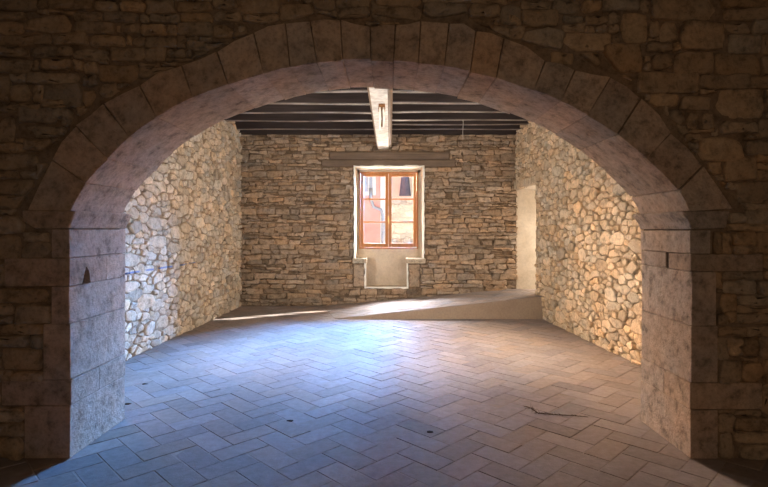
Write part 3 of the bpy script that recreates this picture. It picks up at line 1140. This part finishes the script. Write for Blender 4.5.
# front face of the arch wall: stones followed from the photograph, bed by bed (x0, y0, x1, y1 in photo pixels)
SC_ = 4.43
crops = {
    (0, 0): [(-20, -20, 165, 45), (215, -15, 400, 38), (425, 8, 515, 50), (530, -10, 576, 42), (-20, 55, 100, 84), (105, 70, 310, 140), (330, 52, 450, 94), (330, 100, 495, 150), (515, 106, 600, 140),
             (460, 55, 605, 98), (-20, 90, 98, 148), (-20, 152, 220, 194), (228, 148, 378, 195), (405, 155, 545, 200), (-20, 205, 115, 250), (135, 207, 238, 257), (250, 205, 318, 247),
             (322, 218, 495, 262), (-20, 265, 140, 316), (185, 262, 318, 305), (440, 288, 607, 362), (370, 280, 430, 327), (365, 335, 425, 378), (130, 325, 340, 370),
             (-20, 330, 35, 450), (40, 372, 125, 447), (145, 375, 182, 450), (187, 372, 355, 477), (-20, 455, 80, 495), (85, 460, 180, 490)],
    (120, 0): [(0, 4, 105, 48), (118, 6, 240, 60), (250, 3, 400, 50), (415, -10, 520, 38), (525, -15, 600, 50), (0, 100, 85, 142), (140, 62, 265, 103), (275, 58, 405, 98), (412, 48, 530, 90),
               (90, 108, 200, 152), (258, 104, 408, 155), (412, 108, 500, 165), (506, 105, 560, 200), (50, 163, 105, 202), (110, 163, 247, 208), (252, 158, 345, 182),
               (300, 185, 475, 222), (-45, 210, 103, 266), (107, 210, 197, 268), (325, 232, 420, 280), (90, 300, 265, 350)],
    (240, 0): [(-40, -20, 170, 55), (180, 12, 318, 95), (325, -15, 420, 40), (345, 50, 428, 84), (430, -15, 570, 28), (432, 34, 570, 82), (580, -10, 650, 90), (20, 62, 172, 98), (-30, 118, 28, 190),
               (450, 86, 545, 112)],
    (380, 0): [(-30, 28, 182, 92), (-20, -20, 180, 22), (190, -20, 400, 8), (195, 12, 385, 84), (400, 18, 528, 74), (405, -20, 560, 12), (380, 80, 500, 125), (540, 20, 630, 108), (0, 98, 80, 118),
               (500, 115, 640, 165), (555, 173, 612, 222), (-60, 96, -5, 118)],
    (510, 0): [(0, 25, 46, 105), (50, 6, 180, 36), (55, 42, 212, 115), (190, 2, 310, 55), (-5, 115, 68, 165), (45, 125, 232, 226), (-10, 180, 38, 222), (322, -10, 405, 48), (238, 70, 325, 100),
               (240, 106, 330, 136), (335, 72, 432, 104), (388, 112, 428, 142), (432, 112, 480, 145), (242, 147, 450, 222), (412, -10, 570, 46), (500, 54, 610, 190), (80, 230, 172, 268),
               (188, 232, 282, 280), (295, 236, 400, 296), (420, 195, 590, 320), (478, 332, 545, 366)],
    (638, 0): [(60, -15, 370, 84), (105, 95, 180, 180), (190, 90, 385, 220), (395, 92, 492, 148), (508, 90, 600, 146), (385, 36, 600, 86), (380, -20, 600, 30), (412, 152, 545, 232), (550, 152, 600, 240),
               (45, 190, 150, 226), (62, 240, 155, 306), (165, 232, 330, 325), (340, 238, 545, 330), (552, 250, 600, 325), (5, 322, 268, 410), (275, 332, 490, 390), (500, 338, 600, 390),
               (60, 416, 182, 466), (195, 424, 322, 484), (350, 396, 562, 530), (570, 396, 610, 480)],
    (638, 100): [(370, 98, 535, 146), (540, 85, 600, 165), (145, 40, 210, 105), (228, 60, 270, 122), (288, 60, 342, 126), (150, 110, 222, 150), (220, 152, 282, 182), (278, 158, 468, 268), (482, 182, 600, 242),
                 (390, 250, 525, 355), (530, 248, 600, 272), (535, 277, 600, 308), (530, 312, 600, 355), (445, 362, 600, 456), (395, 366, 440, 400), (420, 460, 600, 492)],
    (638, 200): [(408, 14, 555, 55), (562, 5, 610, 40), (405, 62, 478, 102), (484, 45, 600, 108), (395, 108, 600, 138), (340, 145, 366, 237), (375, 144, 412, 237), (425, 143, 522, 200), (428, 204, 532, 238),
                 (532, 142, 600, 232), (562, 245, 600, 305), (385, 320, 565, 352), (385, 358, 532, 416), (538, 360, 600, 420), (450, 425, 600, 468), (348, 325, 378, 390), (378, 420, 442, 500)],
    (638, 290): [(448, 76, 600, 104), (395, 96, 440, 140), (440, 108, 600, 150), (362, 166, 482, 206), (485, 168, 600, 206), (356, 215, 402, 308), (408, 214, 466, 290), (470, 218, 532, 290), (540, 212, 600, 300),
                 (368, 312, 456, 410), (470, 325, 562, 410), (566, 310, 610, 410)],
    (638, 377): [(562, 38, 610, 165), (440, 184, 600, 240), (432, 246, 600, 292), (452, 300, 600, 372), (368, 170, 430, 250), (370, 258, 424, 368)],
    (0, 200): [(-20, 5, 100, 38), (105, 5, 180, 40), (-20, 70, 98, 146), (105, 145, 208, 184), (95, 187, 215, 262), (-20, 155, 82, 262), (-20, 285, 17, 378), (-20, 395, 205, 456), (60, 463, 215, 550),
               (-20, 463, 52, 510), (-20, 516, 52, 545)],
    (0, 290): [(-20, 155, 180, 195), (-20, 205, 118, 250), (130, 208, 182, 260), (5, 265, 172, 356), (-20, 360, 48, 406), (58, 362, 185, 402)],
    (0, 377): [(-20, 158, 100, 200), (-20, 206, 100, 266), (-20, 272, 98, 366)],
    (0, 100): [(185, 0, 335, 32), (85, 35, 238, 96), (240, 38, 312, 82), (340, 28, 385, 86), (75, 112, 285, 166), (-20, 72, 62, 182), (-20, 188, 105, 236), (110, 178, 222, 222), (-20, 242, 165, 308),
               (80, 318, 172, 346), (-20, 318, 74, 348), (-20, 355, 152, 420), (-20, 425, 188, 476), (270, 85, 325, 110), (168, 226, 236, 275), (165, 280, 200, 345)],
}
frF = Frame((0, YF + .045, 0), (1, 0, 0), (0, -1, 0))
arch_poly = [P(*j[1], YF) for j in JN]
boxes = []
for (ox, oy), lst in crops.items():
    for (a, b, c_, d) in lst:
        q = [ox + a / SC_, oy + b / SC_, ox + c_ / SC_, oy + d / SC_]
        X0, Z1 = P(q[0], q[1], YF)
        X1, Z0 = P(q[2], q[3], YF)
        boxes.append([X0, Z0, X1, Z1])


def ring_cut(poly):
    """keep a stone clear of the arch ring: clip against the nearest extrados chord"""
    c = centroid(poly)
    best = None
    for i in range(len(arch_poly) - 1):
        a, b = Vector(arch_poly[i]), Vector(arch_poly[i + 1])
        m_ = (a + b) / 2
        d = (Vector(c) - m_).length
        if best is None or d < best[0]:
            best = (d, i)
    for i in range(max(0, best[1] - 1), min(len(arch_poly) - 1, best[1] + 2)):
        a, b = Vector(arch_poly[i]), Vector(arch_poly[i + 1])
        dv = (b - a).normalized()
        nrm = Vector((dv.y, -dv.x))      # towards the opening
        poly = clip(poly, nrm.x, nrm.y, nrm.dot(a) - 0.010)
        if len(poly) < 3:
            return []
    return poly


wf = thing('wall_front', (0, YF, 0), 'dark brown rubble wall pierced by the stone arch', 'wall', kind='structure')
mb = MB()
rr = random.Random(77)
zs = Z(211)
# small filling stones between the traced ones
CS = 0.016
GX0, GZ0 = -2.80, 0.02
GW, GH = int(5.52 / CS), int(3.26 / CS)
occ = [[False] * GH for _ in range(GW)]
for (a, b, c_, d) in boxes:
    for gx in range(max(0, int((a - GX0) / CS)), min(GW, int((c_ - GX0) / CS) + 1)):
        for gz in range(max(0, int((b - GZ0) / CS)), min(GH, int((d - GZ0) / CS) + 1)):
            occ[gx][gz] = True


def ext_top(x):
    best = None
    for p_, q_ in zip(arch_poly, arch_poly[1:]):
        if p_[0] <= x <= q_[0]:
            z_ = p_[1] + (q_[1] - p_[1]) * (x - p_[0]) / max(1e-6, q_[0] - p_[0])
            best = z_ if best is None else max(best, z_)
    return best


PIER = [(ya, yb, e) for (ya, yb, e, j_, h_) in rowsL]
PIERR = [(ya, yb, e) for (ya, yb, e, j_, h_) in rowsR]
for gx in range(GW):
    x_ = GX0 + (gx + .5) * CS
    t_ = ext_top(x_)
    for gz in range(GH):
        z_ = GZ0 + (gz + .5) * CS
        if t_ is not None and zs - .14 < z_ < t_ + .012:
            occ[gx][gz] = True
        elif z_ <= zs:
            for (ya, yb, e) in PIER:
                if Z(ya) - .01 <= z_ <= Z(yb) + .01 and XX(e) - .012 < x_ < 0:
                    occ[gx][gz] = True
            for (ya, yb, e) in PIERR:
                if Z(ya) - .01 <= z_ <= Z(yb) + .01 and 0 <= x_ < XX(e) + .012:
                    occ[gx][gz] = True
            if abs(x_ + .06) < 2.15 or (z_ > Z(229.5) and (XX(22) < x_ < 0 or 0 < x_ < XX(731))):
                occ[gx][gz] = True
fills = []
cells = [(i, k) for i in range(GW) for k in range(GH)]
rr.shuffle(cells)
for (i, k) in cells:
    if occ[i][k]:
        continue
    x0, x1, z0, z1 = i, i, k, k
    mx, mz = rr.randint(6, 20), rr.randint(3, 8)
    grow = True
    while grow:
        grow = False
        for dx0, dx1, dz0, dz1 in ((-1, 0, 0, 0), (0, 1, 0, 0), (0, 0, -1, 0), (0, 0, 0, 1)):
            n0, n1, m0, m1 = x0 + dx0, x1 + dx1, z0 + dz0, z1 + dz1
            if n0 < 0 or n1 >= GW or m0 < 0 or m1 >= GH or n1 - n0 >= mx or m1 - m0 >= mz:
                continue
            if all(not occ[u][w_] for u in range(n0, n1 + 1) for w_ in range(m0, m1 + 1)):
                x0, x1, z0, z1 = n0, n1, m0, m1
                grow = True
    if (x1 - x0 + 1) >= 3 and (z1 - z0 + 1) >= 2:
        fills.append([GX0 + x0 * CS, GZ0 + z0 * CS, GX0 + (x1 + 1) * CS, GZ0 + (z1 + 1) * CS])
        for u in range(x0, x1 + 1):
            for w_ in range(z0, z1 + 1):
                occ[u][w_] = True
for nb, (a, b, c_, d) in enumerate(boxes + fills):
    if nb < len(boxes):
        a, b, c_, d = a - .009, b - .007, c_ + .009, d + .007
    w, h = c_ - a, d - b
    s = min(w, h)
    j = lambda: rr.uniform(-.12, .12) * min(s, 0.14)
    k = rr.uniform(.04, .24) * min(s, .15)
    poly = [(a + k * rr.random() + j() * .3, b + j() * .5 + k * rr.random()), (a + w * rr.uniform(.35, .65), b + j() * .3), (c_ - k * rr.random() + j() * .3, b + j() * .5 + k * rr.random()),
            (c_ + j() * .3, b + h * rr.uniform(.4, .6)),
            (c_ - k * rr.random() * 1.4 + j() * .3, d + j() * .5 - k * rr.random()), (a + w * rr.uniform(.35, .65), d + j() * .3), (a + k * rr.random() * 1.4 + j() * .3, d + j() * .5 - k * rr.random()),
            (a + j() * .3, b + h * rr.uniform(.4, .6))]
    if b > zs - .05 and -2.75 < (a + c_) / 2 < 2.6:
        poly = ring_cut(poly)
        if len(poly) < 3:
            continue
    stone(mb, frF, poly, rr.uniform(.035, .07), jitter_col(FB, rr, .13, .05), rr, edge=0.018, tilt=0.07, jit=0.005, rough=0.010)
# the wall beyond the picture: above and to the sides
for (u0, v0, u1, v1) in ((XL, 0, -2.78, HC), (2.70, 0, XR, HC), (-2.78, 3.24, 2.70, HC)):
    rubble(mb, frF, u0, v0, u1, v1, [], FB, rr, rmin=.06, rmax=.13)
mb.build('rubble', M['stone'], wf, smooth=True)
mb = MB()
# mortar face in columns over the opening and to either side of it


def ext_z(x):
    if x < INT[0][0] - .02 or x > INT[-1][0] + .02:
        return 0.0
    for p, q in zip(INT, INT[1:]):
        if p[0] <= x <= q[0]:
            t = (x - p[0]) / max(1e-6, q[0] - p[0])
            return p[1] + (q[1] - p[1]) * t + .06
    return INT[0][1] + .03


xs = sorted(set([XL + (XR - XL) * i / 120 for i in range(121)] + [INT[0][0] - .0201, INT[0][0] - .0199, INT[-1][0] + .0199, INT[-1][0] + .0201] + [p[0] for p in INT]))
for side, yb in ((0, YF + .022), (1, YB - .03)):
    vv, ff = [], []
    NR = 44 if side == 0 else 2
    for x in xs:
        z0 = ext_z(x)
        for k in range(NR + 1):
            z = z0 + (HC - z0) * k / NR
            vv.append((x, yb + (0.014 * noise.noise((x * 6, 3, z * 7)) if side == 0 else 0), z))
    for i in range(len(xs) - 1):
        for k in range(NR):
            a = i * (NR + 1) + k
            f = (a, a + NR + 1, a + NR + 2, a + 1)
            ff.append(f if side == 0 else f[::-1])
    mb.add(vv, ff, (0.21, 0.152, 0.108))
mb.build('mortar', M['stone'], wf, smooth=True)

# the hall behind the viewer
for nm, (a, b, c_, d), lab in (('wall_hall_left', (XL - .1, XL, YH, YF + .1), 'plastered left wall of the hall before the arch'),
                               ('wall_hall_right', (XR, XR + .1, YH, YF + .1), 'plastered right wall of the hall before the arch'),
                               ('wall_hall_rear', (XL - .1, XR + .1, YH - .1, YH), 'plastered rear wall of the hall before the arch')):
    mb = MB()
    mb.box(a, b, c_, d, 0, HC)
    tag(mb.build(nm, M['hall']), lab, 'wall', kind='structure')
mb = MB()
mb.box(XL - .1, XR + .1, YH - .1, YB, HC, HC + .1)
tag(mb.build('ceiling_hall', M['board']), 'dark ceiling of the hall before the arch', 'ceiling', kind='structure')

# ---------------------------------------------------------------- small debris on the tiles
def debris(x, y, r, label, sd):
    rg = random.Random(sd)
    d = CH * F / (y - CY)
    X = (x - CX) * d / F
    mb = MB()
    n, k = 9, 4
    vv, ff = [], []
    for i in range(k):
        t = i / (k - 1)
        for s in range(n):
            a = 2 * math.pi * s / n
            q = r * (1 - 0.75 * t * t) * rg.uniform(.7, 1.2)
            vv.append((X + q * math.cos(a) * 1.5, d + q * math.sin(a), r * .45 * t))
    for i in range(k - 1):
        for s in range(n):
            ff.append((i * n + s, i * n + (s + 1) % n, (i + 1) * n + (s + 1) % n, (i + 1) * n + s))
    ff.append(tuple((k - 1) * n + s for s in range(n)))
    mb.add(vv, ff)
    tag(mb.build('debris_crumb', M['debris'], smooth=True), label, 'debris', 'dark crumbs on the tiles')


debris(128, 404, .022, 'dark crumb on the tiles beside the base of the left pier', 1)
debris(145, 384, .020, 'dark crumb on the tiles by the foot of the left wall', 2)
debris(290, 421, .022, 'dark crumb on the bluish tiles in the middle of the floor', 3)
debris(430, 432, .022, 'dark crumb on the tiles nearest the camera, right of centre', 4)
# a wispy plume lying on the tiles
px, py = 536, 414
d = CH * F / (py - CY)
X = (px - CX) * d / F
pt_ = thing('dry_plume', (X, d, 0), 'wispy dry plume lying on the tiles near the right pier', 'plume')
mb = MB()
sp = [(X - .03, d + .05, .035), (X + .02, d + .0, .008), (X + .15, d - .03, .006), (X + .30, d - .05, .005), (X + .42, d - .08, .004)]
mb.tube(sp, [.004, .005, .004, .003, .002], 6)
mb.build('stem', M['plume'], pt_, smooth=True)
rg = random.Random(9)
mb = MB()
for i in range(70):
    t = rg.random() ** 1.8 * 0.95
    k = min(3, int(t * 4)); tt = t * 4 - k
    a = Vector(sp[k]).lerp(Vector(sp[k + 1]), tt)
    ln = rg.uniform(.03, .07) * (1.2 - t)
    dr = Vector((rg.uniform(-1, .4), rg.choice((-1, 1)) * rg.uniform(.3, 1), rg.uniform(-.02, .25))).normalized()
    e = a + dr * ln
    e.z = max(.003, e.z)
    mb.tube([a, (a + e) / 2 + Vector((0, 0, .004)), e], [.0022, .0018, .001], 4)
mb.build('barbs', M['plume'], pt_)['kind'] = 'stuff'

# ---------------------------------------------------------------- the street outside the window
m = NT('red_facade', 0.9, 0.2)
nn = m.noise(2.0, 5)
m.base(m.ramp(nn, [(0.3, (0.66, 0.30, 0.25)), (0.7, (0.76, 0.40, 0.33))]))
M['red'] = m.m
M['pale'] = plaster_material('pale_facade', (0.74, 0.72, 0.70), (0.84, 0.82, 0.80), 2)
M['street'] = plaster_material('street_paving', (0.42, 0.38, 0.33), (0.55, 0.50, 0.44), 2)
M['slate'] = plaster_material('slate', (0.10, 0.12, 0.20), (0.17, 0.20, 0.30), 5)
M['zinc'] = plaster_material('zinc', (0.35, 0.37, 0.42), (0.45, 0.47, 0.52), 5)
mb = MB()
mb.box(-9, 9, YW + .6, 40, -.2, -0.05)
tag(mb.build('ground_street', M['street']), 'pale paved street outside the window', 'street', kind='structure')
YS = 17.5


def PS(x, y):
    return P(x, y, YS)


rh = thing('red_house', (-3, YS, -.05), 'red rendered house across the street seen through the left panes', 'house')
xa = PS(381, 0)[0]
mb = MB(); mb.box(-6.0, xa, YS, YS + 3, -.05, 6.5); mb.build('wall', M['red'], rh)
mb = MB(); mb.box(xa - .02, xa + .14, YS - .05, YS + .2, -.05, 6.5); mb.build('corner_pilaster', M['pale'], rh)
a, b = PS(363.5, 193), PS(374, 172)
mb = MB()
mb.box(a[0] - .06, b[0] + .06, YS - .04, YS + .02, a[1] - .08, b[1] + .30)
wf_ = mb.build('window_frame', M['pale'], rh)
mb = MB()
mb.box(a[0] + .05, (a[0] + b[0]) / 2 - .02, YS - .05, YS - .039, a[1] + .04, b[1] + .2)
mb.box((a[0] + b[0]) / 2 + .02, b[0] - .05, YS - .05, YS - .039, a[1] + .04, b[1] + .2)
mb.build('pane', M['zinc'], wf_)
mb = MB()
q0, q1, q2, q3 = PS(371, 199), PS(373.5, 207), PS(381, 210), PS(383, 216)
mb.tube([(q0[0], YS - .08, q0[1] + .35), (q0[0], YS - .08, q0[1]), (q1[0], YS - .08, q1[1]), (q2[0], YS - .08, q2[1]), (q3[0], YS - .08, q3[1]), (q3[0], YS - .08, -.05)], .055, 8)
mb.build('drainpipe', M['zinc'], rh, smooth=True)
sh = thing('stone_house', (2, YS, -.05), 'beige stone house wall across the street seen through the right panes', 'house')
top = PS(0, 199)[1]
mb = MB()
frs = Frame((xa + .16, YS + .05, 0), (1, 0, 0), (0, -1, 0))
rubble(mb, frs, 0, 0.0, 3.6, top, [], (0.56, 0.47, 0.38), random.Random(41), rmin=.06, rmax=.14)
mb.build('rubble', M['stone'], sh, smooth=True)
mb = MB(); mb.box(xa + .16, xa + 3.8, YS + .05, YS + 2.5, -.05, top, (.5, .43, .35)); mb.build('wall', M['stone'], sh)
ph = thing('pale_house', (1.2, 21, -.05), 'white house with a slate turret behind the stone house', 'house')
mb = MB()
k = 21.0
c0, c1 = P(391, 200, k), P(402, 160, k)
mb.box(c0[0] - .4, c0[0] + 1.2, k, k + 3, -.05, P(0, 150, k)[1]); mb.build('wall', M['pale'], ph)
mb = MB()
cxs = P(405, 0, k)[0]
z0, z1 = P(0, 196, k)[1], P(0, 168, k)[1]
n = 8
vv = [(cxs + .24 * math.cos(2 * math.pi * i / n), k - .1 + .24 * math.sin(2 * math.pi * i / n), z0) for i in range(n)] + [(cxs + 0.12 * math.cos(2 * math.pi * i / n), k - .1 + 0.12 * math.sin(2 * math.pi * i / n), z1) for i in range(n)] + [(cxs, k - .1, z1 + .9)]
ff = [(i, (i + 1) % n, n + (i + 1) % n, n + i) for i in range(n)] + [(n + i, n + (i + 1) % n, 2 * n) for i in range(n)] + [tuple(range(n - 1, -1, -1))]
mb.add(vv, ff)
mb.build('turret_roof', M['slate'], ph)
